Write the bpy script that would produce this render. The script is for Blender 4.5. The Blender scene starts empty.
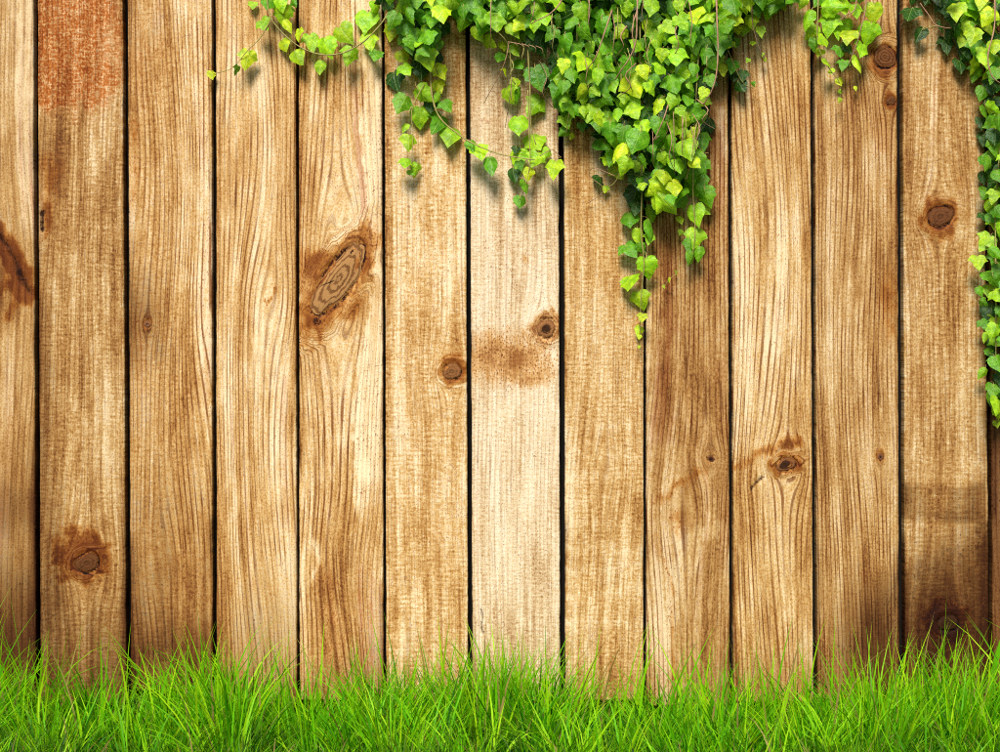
import bpy, math, random
import numpy as np
from mathutils import Matrix, Vector

random.seed(7)
RNG = np.random.default_rng(11)
scene = bpy.context.scene
COL = scene.collection
R = math.radians

# ------------------------------------------------------------------ camera
S = 0.0016            # metres covered by one photo pixel on the fence face
CAM_D = 3.0           # camera to fence face
CAM_Z = 0.59          # camera height above the ground
cam_data = bpy.data.cameras.new('camera')
cam_data.sensor_width = 36.0
cam_data.lens = 36.0 * CAM_D / (1000 * S)
cam_data.clip_end = 2000
cam = bpy.data.objects.new('camera', cam_data)
cam.location = (0, -CAM_D, CAM_Z)
cam.rotation_euler = (R(90), 0, 0)
COL.objects.link(cam)
scene.camera = cam

# ------------------------------------------------------------------ sky, sun, exposure
SUN_EL, SUN_AZ = 43.0, -10.0      # azimuth: degrees from straight behind the camera, negative = camera's left
world = bpy.data.worlds.new('World')
scene.world = world
world.use_nodes = True
wn, wl = world.node_tree.nodes, world.node_tree.links
sky = wn.new('ShaderNodeTexSky')
sky.sky_type = 'NISHITA'
sky.sun_disc = False
sky.sun_elevation = R(SUN_EL)
sky.sun_rotation = R(180 - SUN_AZ)
sky.air_density = 1.0
sky.dust_density = 2.0
wl.new(sky.outputs[0], wn['Background'].inputs[0])
wn['Background'].inputs[1].default_value = 0.065
sun_data = bpy.data.lights.new('sun', 'SUN')
sun_data.energy = 4.1
sun_data.angle = R(20)
sun_data.color = (1.0, 0.95, 0.86)
sun = bpy.data.objects.new('sun', sun_data)
sd = Vector((math.sin(R(SUN_AZ)) * math.cos(R(SUN_EL)), -math.cos(R(SUN_AZ)) * math.cos(R(SUN_EL)), math.sin(R(SUN_EL))))
sun.rotation_euler = sd.to_track_quat('Z', 'Y').to_euler()
sun.location = sd * 20
COL.objects.link(sun)
vs = scene.view_settings
vs.view_transform = 'Standard'
vs.look = 'None'
vs.gamma = 1.0
vs.use_curve_mapping = False
vs.exposure = 0.45
scene.cycles.use_denoising = False
scene.cycles.filter_width = 1.0
scene.cycles.sample_clamp_direct = 6
scene.cycles.sample_clamp_indirect = 3
scene.cycles.max_bounces = 5
scene.cycles.diffuse_bounces = 2
scene.cycles.glossy_bounces = 1
scene.cycles.transmission_bounces = 3


# ------------------------------------------------------------------ helpers
def at(px, py, depth=0.0):
    """world point on the plane `depth` metres in front of the fence face."""
    k = (CAM_D - depth) / CAM_D
    return Vector(((px - 500) * S * k, -depth, CAM_Z + (376 - py) * S * k))


def tag(o, label=None, cat=None, group=None, kind=None):
    if label: o['label'] = label
    if cat: o['category'] = cat
    if group: o['group'] = group
    if kind: o['kind'] = kind
    return o


def link(o, parent=None):
    COL.objects.link(o)
    if parent is not None:
        o.parent = parent
    return o


def empty(name, loc=(0, 0, 0)):
    o = bpy.data.objects.new(name, None)
    o.location = loc
    o.empty_display_size = 0.05
    return link(o)


def mesh_np(name, verts, faces, mat, smooth=True):
    me = bpy.data.meshes.new(name)
    me.from_pydata(verts if isinstance(verts, list) else verts.tolist(), [], faces if isinstance(faces, list) else faces.tolist())
    me.materials.append(mat)
    if smooth:
        me.polygons.foreach_set('use_smooth', np.ones(len(me.polygons), dtype=bool))
    me.update()
    return me


def hash2(ix, iy, seed):
    h = (ix.astype(np.int64) * 374761393 + iy.astype(np.int64) * 668265263 + seed * 1442695041) & 0x7fffffff
    h = ((h ^ (h >> 13)) * 1274126177) & 0x7fffffff
    return ((h ^ (h >> 16)) & 0xffff) / 65535.0


def vnoise(x, y, seed=0):
    x = np.asarray(x, float); y = np.asarray(y, float)
    ix, iy = np.floor(x), np.floor(y)
    fx, fy = x - ix, y - iy
    fx = fx * fx * (3 - 2 * fx); fy = fy * fy * (3 - 2 * fy)
    a = hash2(ix, iy, seed); b = hash2(ix + 1, iy, seed); c = hash2(ix, iy + 1, seed); d = hash2(ix + 1, iy + 1, seed)
    return (a + (b - a) * fx) * (1 - fy) + (c + (d - c) * fx) * fy


def fbm(x, y, seed=0, octv=4):
    t, a, s = 0, 0.5, 0
    for i in range(octv):
        t = t + a * vnoise(x * 2 ** i, y * 2 ** i, seed + i * 17); s += a; a *= 0.55
    return t / s


def sstep(a, b, x):
    t = np.clip((x - a) / (b - a), 0, 1)
    return t * t * (3 - 2 * t)


class NT:
    """tiny node-tree writer"""
    def __init__(self, name):
        self.mat = bpy.data.materials.new(name)
        self.mat.use_nodes = True
        self.t = self.mat.node_tree
        self.t.nodes.clear()

    def put(self, sock, v):
        if isinstance(v, bpy.types.NodeSocket):
            self.t.links.new(v, sock)
        elif v is not None:
            if sock.type == 'RGBA' and not isinstance(v, (int, float)) and len(v) == 3:
                v = (*v, 1)
            sock.default_value = v

    def n(self, typ, **kw):
        nd = self.t.nodes.new(typ)
        for k, v in kw.items():
            setattr(nd, k, v)
        return nd

    def math(self, op, a, b=None, c=None, clamp=False):
        nd = self.n('ShaderNodeMath', operation=op, use_clamp=clamp)
        for i, v in enumerate((a, b, c)):
            if v is not None: self.put(nd.inputs[i], v)
        return nd.outputs[0]

    def add(self, a, b): return self.math('ADD', a, b)
    def sub(self, a, b): return self.math('SUBTRACT', a, b)
    def mul(self, a, b): return self.math('MULTIPLY', a, b)

    def xyz(self, x, y, z):
        nd = self.n('ShaderNodeCombineXYZ')
        for i, v in enumerate((x, y, z)): self.put(nd.inputs[i], v)
        return nd.outputs[0]

    def sep(self, v):
        nd = self.n('ShaderNodeSeparateXYZ'); self.put(nd.inputs[0], v)
        return nd.outputs

    def noise(self, vec, scale=1.0, detail=2.0, rough=0.5, dist=0.0):
        nd = self.n('ShaderNodeTexNoise')
        self.put(nd.inputs['Vector'], vec)
        nd.inputs['Scale'].default_value = scale
        nd.inputs['Detail'].default_value = detail
        nd.inputs['Roughness'].default_value = rough
        nd.inputs['Distortion'].default_value = dist
        return nd.outputs[0]

    def sstep(self, v, a, b, lo=0.0, hi=1.0):
        nd = self.n('ShaderNodeMapRange', interpolation_type='SMOOTHSTEP')
        self.put(nd.inputs[0], v); nd.inputs[1].default_value = a; nd.inputs[2].default_value = b
        nd.inputs[3].default_value = lo; nd.inputs[4].default_value = hi
        return nd.outputs[0]

    def mix(self, f, a, b, blend='MIX'):
        nd = self.n('ShaderNodeMix', data_type='RGBA', blend_type=blend)
        self.put(nd.inputs[0], f); self.put(nd.inputs[6], a); self.put(nd.inputs[7], b)
        return nd.outputs[2]

    def ramp(self, f, stops, interp='LINEAR'):
        nd = self.n('ShaderNodeValToRGB')
        cr = nd.color_ramp; cr.interpolation = interp
        while len(cr.elements) < len(stops): cr.elements.new(0.5)
        for e, (p, c) in zip(cr.elements, stops):
            e.position = p; e.color = (*c, 1)
        self.put(nd.inputs[0], f)
        return nd.outputs[0]

    def attr(self, name):
        nd = self.n('ShaderNodeAttribute', attribute_name=name)
        return nd

    def bump(self, h, strength, dist, normal=None):
        nd = self.n('ShaderNodeBump')
        nd.inputs['Strength'].default_value = strength
        nd.inputs['Distance'].default_value = dist
        self.put(nd.inputs['Height'], h)
        if normal is not None: self.put(nd.inputs['Normal'], normal)
        return nd.outputs[0]

    def principled(self, color, rough=0.6, spec=0.3, normal=None):
        nd = self.n('ShaderNodeBsdfPrincipled')
        self.put(nd.inputs['Base Color'], color)
        self.put(nd.inputs['Roughness'], rough)
        self.put(nd.inputs['Specular IOR Level'], spec)
        if normal is not None: self.put(nd.inputs['Normal'], normal)
        return nd

    def out(self, shader):
        o = self.n('ShaderNodeOutputMaterial')
        self.t.links.new(shader, o.inputs[0])
        return self.mat


# ------------------------------------------------------------------ ground
def ground_material():
    m = NT('soil')
    tc = m.n('ShaderNodeTexCoord').outputs['Object']
    n1 = m.noise(tc, 1.3, 6, 0.65)
    n2 = m.noise(tc, 60, 5, 0.7)
    c = m.ramp(m.add(m.mul(n1, 0.5), m.mul(n2, 0.5)), [(0.3, (0.012, 0.016, 0.005)), (0.5, (0.025, 0.045, 0.008)), (0.7, (0.05, 0.08, 0.012))])
    return m.out(m.principled(c, 0.9, 0.1, m.bump(n2, 0.8, 0.02)).outputs[0])


gm = mesh_np('ground', [(-400, -400, 0), (400, -400, 0), (400, 400, 0), (-400, 400, 0)], [(0, 1, 2, 3)], ground_material(), False)
tag(link(bpy.data.objects.new('ground', gm)), 'dark mossy soil under the lawn in front of the fence', None, None, 'structure')


# ------------------------------------------------------------------ wood
def wood_material(name, seed, dark, mid, light, cream, period=5.5, red=(0.20, 0.065, 0.022)):
    m = NT(name)
    g = m.attr('grain'); psi, v, _ = m.sep(g.outputs['Vector'])
    p = m.attr('flat'); x, y, _ = m.sep(p.outputs['Vector'])
    a = m.attr('mask_a'); A_dark, A_orange, A_pale = m.sep(a.outputs['Vector']); A_saw = a.outputs['Alpha']
    b = m.attr('mask_b'); B_ring, B_crack, B_gcon = m.sep(b.outputs['Vector']); B_red = b.outputs['Alpha']
    z = seed * 7.31

    def ns(u, w, su, sw, dz=0.0, detail=3.0, rough=0.55):
        return m.noise(m.xyz(m.mul(u, 1.0 / su), m.mul(w, 1.0 / sw), z + dz), 1.0, detail, rough)

    streak = ns(psi, v, 7.0, 330.0, 1.0, 2, 0.62)
    band = ns(psi, v, 24.0, 420.0, 2.0, 1, 0.5)
    fibre = ns(psi, v, 1.5, 30.0, 3.0, 1, 0.6)
    blotch = ns(x, y, 34.0, 120.0, 4.0, 4, 0.64)
    patch = ns(x, y, 15.0, 22.0, 5.0, 4, 0.74)
    saw = ns(x, y, 6.0, 2.0, 6.0, 2, 0.6)
    speck = ns(x, y, 1.5, 2.6, 7.0, 1, 0.6)
    hair = ns(psi, v, 2.2, 85.0, 9.0, 1, 0.5)
    # growth rings: thin lines that follow the grain field
    wob = ns(psi, v, 34.0, 480.0, 10.0, 1, 0.5)
    ph = m.add(m.mul(psi, 1.15 / period), m.mul(wob, 4.0))
    wave = m.math('SINE', m.mul(ph, 2 * math.pi))
    wave = m.add(wave, m.mul(m.sub(fibre, 0.5), 1.4))
    late = m.sstep(wave, 0.35, 1.0)
    amp = m.sstep(ns(psi, y, 20.0, 80.0, 11.0, 2, 0.6), 0.34, 0.60)
    late = m.mul(m.mul(late, m.add(m.mul(amp, 0.8), 0.2)), B_gcon)

    t = m.add(0.50, m.mul(m.sub(blotch, 0.5), 0.95))
    t = m.add(t, m.mul(m.sub(streak, 0.5), 0.85))
    t = m.add(t, m.mul(m.mul(m.sub(band, 0.5), 0.5), m.sub(1.15, A_saw)))
    t = m.add(t, m.mul(m.sub(fibre, 0.5), 0.55))
    t = m.add(t, m.mul(m.sub(speck, 0.5), 0.75))
    crosshatch = m.mul(m.sub(saw, 0.5), m.add(0.75, m.mul(m.sub(fibre, 0.5), 2.5)))
    t = m.add(t, m.mul(crosshatch, m.add(m.mul(A_saw, 0.85), 0.04)))
    rows = m.math('SINE', m.mul(m.add(m.mul(y, 1.0 / 4.8), m.mul(band, 1.6)), 2 * math.pi))
    t = m.add(t, m.mul(m.mul(rows, A_saw), m.mul(m.sstep(patch, 0.35, 0.65), 0.05)))
    t = m.add(t, m.mul(A_pale, 0.30))
    t = m.sub(t, m.mul(A_dark, 0.20))
    col = m.ramp(t, [(0.10, dark), (0.34, mid), (0.56, light), (0.84, cream)])
    # reddish resin streaks
    rm = m.mul(m.sstep(m.add(m.mul(B_red, 1.2), m.mul(m.sub(streak, 0.5), 2.6)), 0.35, 1.0), 0.8)
    col = m.mix(rm, col, m.mix(0.9, col, (0.62, 0.36, 0.27), 'MULTIPLY'))
    # late-wood lines
    col = m.mix(late, col, m.mix(1.0, col, (0.35, 0.185, 0.09), 'MULTIPLY'))
    # hair cracks and pits
    hc = m.sstep(hair, 0.66, 0.74)
    col = m.mix(m.mul(hc, m.add(m.mul(B_gcon, 0.55), 0.15)), col, m.mix(1.0, col, (0.30, 0.145, 0.065), 'MULTIPLY'))
    pit = m.sstep(m.add(m.add(speck, m.mul(B_ring, 0.05)), m.mul(m.sub(patch, 0.5), -0.45)), 0.60, 0.72)
    col = m.mix(m.mul(pit, 0.75), col, m.mix(1.0, col, (0.42, 0.22, 0.10), 'MULTIPLY'))
    # worn orange varnish
    om = m.sstep(m.add(A_orange, m.add(m.mul(m.sub(patch, 0.5), 1.0), m.mul(m.sub(streak, 0.5), 0.9))), 0.15, 1.05)
    om = m.mul(om, m.sstep(m.add(m.mul(speck, 0.6), m.mul(saw, 0.5)), 0.66, 0.50, 0.30, 1.0))
    col = m.mix(om, col, m.mix(0.9, col, (0.80, 0.33, 0.07), 'MULTIPLY'))
    # bleached scrapes
    pm = m.sstep(m.add(A_pale, m.mul(m.sub(patch, 0.5), 1.4)), 0.5, 1.15)
    pm = m.mul(pm, m.sstep(speck, 0.66, 0.45))
    col = m.mix(m.mul(pm, 0.7), col, (cream[0] * 1.05, cream[1] * 1.02, cream[2] * 1.0))
    # dirt, and the vignette darkening painted into the outer boards
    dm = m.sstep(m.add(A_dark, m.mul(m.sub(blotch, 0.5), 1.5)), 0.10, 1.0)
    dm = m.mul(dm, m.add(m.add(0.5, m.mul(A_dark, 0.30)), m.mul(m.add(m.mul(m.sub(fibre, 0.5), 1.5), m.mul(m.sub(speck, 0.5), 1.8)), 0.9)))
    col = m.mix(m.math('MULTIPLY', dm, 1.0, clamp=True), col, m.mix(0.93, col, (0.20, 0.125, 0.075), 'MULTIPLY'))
    # resin-dark wood round the knots and splits
    rg = m.sstep(m.add(B_ring, m.add(m.mul(m.sub(patch, 0.5), 1.1), m.add(m.mul(m.sub(fibre, 0.5), 0.7), m.mul(m.sub(speck, 0.5), 0.8)))), 0.12, 0.95)
    rg = m.mul(rg, m.sstep(B_ring, 0.02, 0.45))
    col = m.mix(1.0, col, m.ramp(rg, [(0.0, (1, 1, 1)), (0.45, (0.80, 0.56, 0.30)), (1.0, (0.40, 0.19, 0.075))]), 'MULTIPLY')
    ck = m.sstep(m.add(B_crack, m.add(m.mul(m.sub(patch, 0.5), 0.9), m.mul(m.sub(speck, 0.5), 0.6))), 0.30, 0.75)
    ck = m.mul(ck, m.sstep(B_crack, 0.05, 0.3))
    col = m.mix(ck, col, m.mix(1.0, col, (0.085, 0.040, 0.022), 'MULTIPLY'))
    h = m.add(m.mul(fibre, 0.8), m.mul(crosshatch, m.add(m.mul(A_saw, 0.5), 0.15)))
    h = m.add(h, m.mul(speck, 0.6))
    nrm = m.bump(h, 0.6, 0.0015)
    return m.out(m.principled(col, 0.68, 0.12, nrm).outputs[0])


def knot_material():
    m = NT('knot_wood')
    a = m.attr('polar'); r, th, seed = m.sep(a.outputs['Vector'])
    tc = m.n('ShaderNodeTexCoord').outputs['Object']
    oi = m.n('ShaderNodeObjectInfo')
    n1 = m.noise(m.xyz(m.mul(r, 2.0), m.mul(m.math('SINE', th), 1.4), m.mul(m.math('COSINE', th), 1.4)), 1.5, 4, 0.6)
    wave = m.math('SINE', m.add(m.mul(r, m.add(10.0, m.mul(oi.outputs['Alpha'], 16.0))), m.mul(n1, 10.0)))
    rings = m.sstep(wave, 0.1, 0.9)
    grit = m.noise(tc, 900, 4, 0.7)
    rad = m.noise(m.xyz(m.mul(m.math('SINE', th), 4.5), m.mul(m.math('COSINE', th), 4.5), m.mul(r, 0.5)), 1.6, 2, 0.5)
    crack = m.mul(m.sstep(rad, 0.62, 0.70), m.sstep(r, 0.1, 0.3))
    base = m.mix(m.mul(grit, 1.0), m.mix(0.75, oi.outputs['Color'], (0.38, 0.24, 0.15), 'MULTIPLY'), oi.outputs['Color'])
    col = m.mix(m.mul(m.mul(rings, oi.outputs['Alpha']), m.add(0.45, m.mul(grit, 0.8))), base, m.mix(1.0, base, (0.26, 0.14, 0.08), 'MULTIPLY'))
    col = m.mix(m.mul(crack, 0.9), col, (0.018, 0.008, 0.005))
    core = m.mul(m.sstep(m.add(r, m.mul(m.sub(grit, 0.5), 0.25)), seed, 0.0) if False else m.math('LESS_THAN', m.add(r, m.mul(m.sub(n1, 0.5), 0.35)), seed), 0.92)
    col = m.mix(core, col, (0.03, 0.011, 0.006))
    h = m.sub(m.mul(grit, 0.6), m.add(m.mul(rings, 0.5), crack))
    return m.out(m.principled(col, 0.75, 0.08, m.bump(h, 0.7, 0.0015)).outputs[0])


def plain_wood(name, c1, c2):
    m = NT(name)
    tc = m.n('ShaderNodeTexCoord').outputs['Object']
    n1 = m.noise(m.xyz(*[m.mul(s, k) for s, k in zip(m.sep(tc), (3, 60, 60))]), 1.0, 5, 0.6)
    return m.out(m.principled(m.mix(n1, c1, c2), 0.85, 0.1, m.bump(n1, 0.4, 0.002)).outputs[0])


KNOT_MAT = knot_material()
GAP = [(-54, -52, 4), (35, 38, 4), (125, 128.5, 5), (213.5, 214.5, 4.2), (297, 298, 2.8), (383, 385, 2.8), (467.5, 470.5, 4.4), (561, 563, 5.2),
       (645, 645, 2.8), (730, 732, 3.6), (812.5, 815.5, 4.2), (900, 902.5, 5.4), (986, 992, 3.6), (1078, 1080, 4)]
PY_TOP = -66.0
PY_BOT = [696, 704, 690, 705, 700, 706, 704, 700, 706, 702, 699, 703, 697]


def knot(cx, cy, rx, ry, ang=0, col=(0.20, 0.095, 0.05), core=0.0, disc=True, halo=0.0, hx=0, hy=-8, hr=1.9, infl=1.0, proud=0.0007):
    return dict(cx=cx, cy=cy, rx=rx, ry=ry, ang=R(ang), col=col, core=core, disc=disc, halo=halo, hx=hx, hy=hy, hr=hr, infl=infl, proud=proud)


def blob(X, Y, cx, cy, rx, ry, ang=0.0, soft=1.0):
    c, s = math.cos(R(ang)), math.sin(R(ang))
    dx, dy = X - cx, Y - cy
    u = (c * dx + s * dy) / rx; w = (-s * dx + c * dy) / ry
    return np.clip(1 - (u * u + w * w) ** 0.5 * soft, 0, 1) ** 0.8


def seg(X, Y, pts, w):
    """soft stroke along a polyline (photo pixels)"""
    best = np.full(X.shape, 1e9)
    for (x0, y0), (x1, y1) in zip(pts[:-1], pts[1:]):
        dx, dy = x1 - x0, y1 - y0
        t = np.clip(((X - x0) * dx + (Y - y0) * dy) / (dx * dx + dy * dy + 1e-9), 0, 1)
        best = np.minimum(best, np.hypot(X - x0 - t * dx, Y - y0 - t * dy))
    return np.clip(1 - best / w, 0, 1)


TAN = dict(dark=(0.125, 0.042, 0.010), mid=(0.31, 0.149, 0.040), light=(0.468, 0.290, 0.114), cream=(0.68, 0.535, 0.335))
PALE = dict(dark=(0.24, 0.108, 0.040), mid=(0.46, 0.300, 0.150), light=(0.62, 0.480, 0.305), cream=(0.735, 0.625, 0.475))
MIDT = dict(dark=(0.15, 0.050, 0.011), mid=(0.355, 0.172, 0.045), light=(0.52, 0.330, 0.130), cream=(0.72, 0.575, 0.37))
BROWN = dict(dark=(0.10, 0.034, 0.009), mid=(0.23, 0.098, 0.030), light=(0.38, 0.21, 0.083), cream=(0.56, 0.40, 0.23))
WARM = dict(dark=(0.165, 0.054, 0.012), mid=(0.385, 0.188, 0.050), light=(0.56, 0.359, 0.148), cream=(0.76, 0.612, 0.405))


def masks(i, X, Y):
    """hand-placed wear and painted vignette darkening of each board: dark, orange, pale, saw, ring, crack, grain contrast, red"""
    Z = np.zeros_like(X)
    D, O, P, W, RG, CK, G, RD = Z.copy(), Z.copy(), Z.copy(), Z + 0.2, Z.copy(), Z.copy(), Z + 0.75, Z.copy()
    rag = fbm(X / 30, Y / 40, 90 + i, 4)
    X0, Y0 = X, Y
    Xc = X0 + 5 * (fbm(X0 / 9, Y0 / 11, 240 + i, 3) - .5); Yc = Y0 + 5 * (fbm(X0 / 7, Y0 / 9, 270 + i, 3) - .5)
    X = X0 + 9 * (fbm(X0 / 12, Y0 / 15, 120 + i, 4) - .5) + 4 * (fbm(X0 / 3, Y0 / 6, 150 + i, 2) - .5)
    Y = Y0 + 14 * (fbm(X0 / 9, Y0 / 18, 180 + i, 4) - .5) + 10 * (fbm(X0 / 2.2, Y0 / 12, 210 + i, 2) - .5)
    if i == 0:
        G += -0.2; P += 0.75 * sstep(330, 60, Y) * sstep(-20, 25, X)
        CK = np.maximum(CK, 0.62 * seg(Xc, Yc, [(-8, 226), (8, 246), (18, 268), (29, 292)], 7) ** 0.7)
        RG += 1.1 * seg(X, Y, [(-8, 224), (8, 246), (19, 270), (30, 296)], 12) ** 0.6 + 0.7 * seg(X, Y, [(-6, 300), (10, 285), (20, 300), (8, 318)], 9) + 0.7 * seg(X, Y, [(5, 255), (20, 285)], 16)
        D += 0.25 * sstep(476, 500, Y) * sstep(550, 515, Y) + 0.35 * sstep(380, 500, Y) + 0.75 * sstep(520, 660, Y)  # stain bands, plus corner shade painted in towards the bottom
        RD += 0.25
    if i == 1:
        O += (0.25 * sstep(112, 90, Y + 20 * (rag - 0.5)) + 1.6 * sstep(150, 20, Y + 60 * (rag - .5))) * sstep(150, 55, X + 40 * (rag - .5)) * 1.2 + 0.25 * sstep(150, 100, Y) * sstep(110, 60, X)
        W += 0.55; G -= 0.25
        RG += 0.55 * blob(X, Y, 52, 172, 22, 60) + 0.9 * blob(X, Y, 46, 222, 8, 26)
        D += 0.45 * blob(X, Y, 55, 150, 30, 50) + 0.75 * sstep(470, 700, Y) + 0.6 * blob(X, Y, 44, 480, 26, 280)
        CK += 0.9 * seg(Xc, Yc, [(42, 214), (43, 230)], 6)
        P += 0.4 * blob(X, Y, 105, 130, 26, 50)
    if i == 2:
        s = sstep(165, 185, X); G += 0.35 * s; P += 0.45 * s * sstep(520, 250, Y)
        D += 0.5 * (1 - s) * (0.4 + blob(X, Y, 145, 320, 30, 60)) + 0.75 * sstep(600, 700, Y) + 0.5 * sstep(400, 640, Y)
        W += 0.3 * (1 - s); O += 0.45 * blob(X, Y, 140, 60, 36, 90) + 0.3 * blob(X, Y, 140, 350, 25, 60)
        RG += 0.5 * seg(X, Y, [(135, 120), (137, 175), (134, 200)], 8) + .4 * seg(X, Y, [(155, 270), (158, 285)], 6)
        RD += 0.15
    if i == 3:
        G += 0.15; P += 0.5 * blob(X, Y, 262, 350, 45, 110) + 0.2
        RG += 0.8 * seg(X, Y, [(266, 301), (276, 293)], 3); D += 0.55 * sstep(480, 690, Y)
        RD += 0.35 * seg(X, Y, [(230, 20), (231, 700)], 4) + 0.3 * seg(X, Y, [(286, 380), (290, 520)], 14)
    if i == 4:
        bx = 358 + 13 * np.exp(-((Y - 285) / 75.0) ** 2) + 5 * np.sin(Y / 90.0) + 6 * sstep(480, 600, Y)
        s = sstep(bx - 2, bx + 3, X)
        P += 0.75 * s * sstep(560, 480, Y) + 0.25 * blob(X, Y, 330, 450, 40, 130); G += 0.3 - 0.45 * s
        RD += 0.55 * seg(X, Y, [(352, 60), (356, 130), (364, 190), (371, 240)], 9) * (1 - s)
        RG += 1.1 * blob(X, Y, 311, 270, 20, 32) + 0.8 * blob(X, Y, 352, 308, 30, 14, -50) + 0.7 * blob(X, Y, 328, 252, 24, 10, -20)
        CK += 0.9 * seg(Xc, Yc, [(337, 259), (347, 253), (356, 252)], 6) + 0.6 * seg(Xc, Yc, [(327, 309), (340, 297)], 3) + .7 * seg(Xc, Yc, [(318, 302), (312, 312)], 3)
        bot = sstep(505, 585, Y + 50 * (rag - 0.5)) * (1 - sstep(-4, 10, X - (372 + 12 * sstep(560, 600, Y))))
        bot *= sstep(306, 316, X)
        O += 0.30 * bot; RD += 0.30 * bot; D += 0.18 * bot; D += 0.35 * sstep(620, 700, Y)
        P += 0.9 * seg(X, Y, [(314, 540), (319, 560), (312, 580)], 6)
    if i == 5:
        W += 0.85; G -= 0.4; P += 0.25; D += 0.25 * sstep(600, 700, Y)
        P += 0.5 * seg(X, Y, [(452, 180), (449, 300), (444, 350)], 6)
        RG += 0.8 * seg(X, Y, [(440, 364), (449, 357), (459, 361)], 5) + .25 * blob(X, Y, 440, 540, 30, 120)
    if i == 6:
        W += 0.75; G -= 0.4; P += 0.42 * blob(X, Y, 515, 420, 70, 330) + 0.05
        RG += 0.75 * blob(X, Y, 508, 358, 62, 36, 4) ** 0.6 + 0.5 * blob(X, Y, 525, 262, 5, 9) + .4 * blob(X, Y, 525, 277, 5, 8)
        RG += 0.8 * seg(X, Y, [(533, 330), (536, 319), (548, 313), (553, 309)], 5)
        P += 0.9 * seg(X, Y, [(551, 350), (558, 362)], 6)
        CK += 0.7 * seg(Xc, Yc, [(481, 610), (483, 632)], 4); D += 0.35 * sstep(590, 690, Y) + 0.45 * blob(X, Y, 480, 40, 30, 130)
        RD += 0.5 * seg(X, Y, [(470, 118), (500, 120)], 4)
    if i == 7:
        W += 0.7; G -= 0.35; P += 0.4 * sstep(582, 566, X) + 0.15; D += 0.28 * sstep(600, 700, Y)
        for k in range(9):
            P += 0.35 * seg(X, Y, [(565, 430 + k * 24), (645, 424 + k * 24 + 8 * math.sin(k * 1.7))], 5)
    if i == 8:
        G += 0.3; RD += 0.75 * seg(X, Y, [(664, 230), (668, 330), (662, 440)], 13) + 0.6 * blob(X, Y, 712, 140, 22, 90) + 0.15
        s = sstep(-3, 3, X - (652 + 10 * sstep(520, 600, Y) + 10 * sstep(560, 680, Y)))
        P += 0.55 * (1 - s) * sstep(200, 300, Y) + 0.8 * seg(X, Y, [(722, 110), (718, 128), (724, 150)], 7)
        RG += 0.58 * seg(X, Y, [(704, 466), (686, 480), (668, 492), (658, 502)], 9) + .5 * blob(X, Y, 678, 520, 20, 26)
        P += 0.4 * seg(X, Y, [(663, 528), (690, 540), (720, 530)], 12)
        RG += 0.5 * seg(X, Y, [(655, 535), (664, 560), (672, 590), (673, 690)], 5)
        CK += 0.8 * seg(Xc, Yc, [(709, 457), (713, 460)], 4); D += 0.3 * sstep(610, 700, Y)
        O += 0.3 * blob(X, Y, 700, 420, 60, 160)
    if i == 9:
        G += 0.2; P += 0.35 * sstep(130, 280, Y) * sstep(520, 380, Y) + 0.1
        RG += 0.62 * seg(X, Y, [(736, 468), (752, 458), (768, 449), (784, 444), (800, 446)], 9) + 0.5 * blob(X, Y, 790, 440, 14, 12)
        CK += 0.75 * seg(Xc, Yc, [(751, 488), (757, 483), (763, 477)], 4.2) + 0.5 * seg(Xc, Yc, [(777, 481), (797, 470)], 2.5)
        RD += 0.4 * seg(X, Y, [(776, 300), (782, 430)], 5) + .35 * seg(X, Y, [(800, 380), (803, 690)], 5); D += 0.35 * sstep(600, 700, Y)
    if i == 10:
        G += 0.3; P += 0.4 * blob(X, Y, 838, 320, 28, 170)
        D += 1.0 * sstep(520, 670, Y) * sstep(820, 885, X) + 0.45 * sstep(480, 700, Y)  # vignette shade painted in towards the lower right
        RG += 0.7 * blob(X, Y, 889, 300, 14, 60) + .3 * blob(X, Y, 880, 130, 25, 70)
        O += 0.35 * blob(X, Y, 880, 150, 34, 110); W += 0.15
    if i == 11:
        W += 0.6; G -= 0.3
        D += 0.52 * sstep(481, 492, Yc + 6 * rag) * sstep(530, 519, Yc + 6 * rag) * sstep(992, 975, X) + 1.6 * blob(X, Y, 958, 635, 90, 130) + 0.75 * sstep(540, 670, Y)  # band and knot stains, plus lower-corner shade painted in
        D += 0.8 * blob(X, Y, 986, 556, 12, 34) + 0.3 * sstep(960, 990, X) * sstep(250, 420, Y)
        RG += 0.65 * blob(X, Y, 942, 228, 20, 22) + .5 * blob(X, Y, 965, 215, 18, 10)
        RG += 0.4 * blob(X, Y, 962, 180, 14, 30)
    if i == 12:
        D += 0.6; G += 0.0
    return D, O, P, W, RG, CK, G, RD


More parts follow.
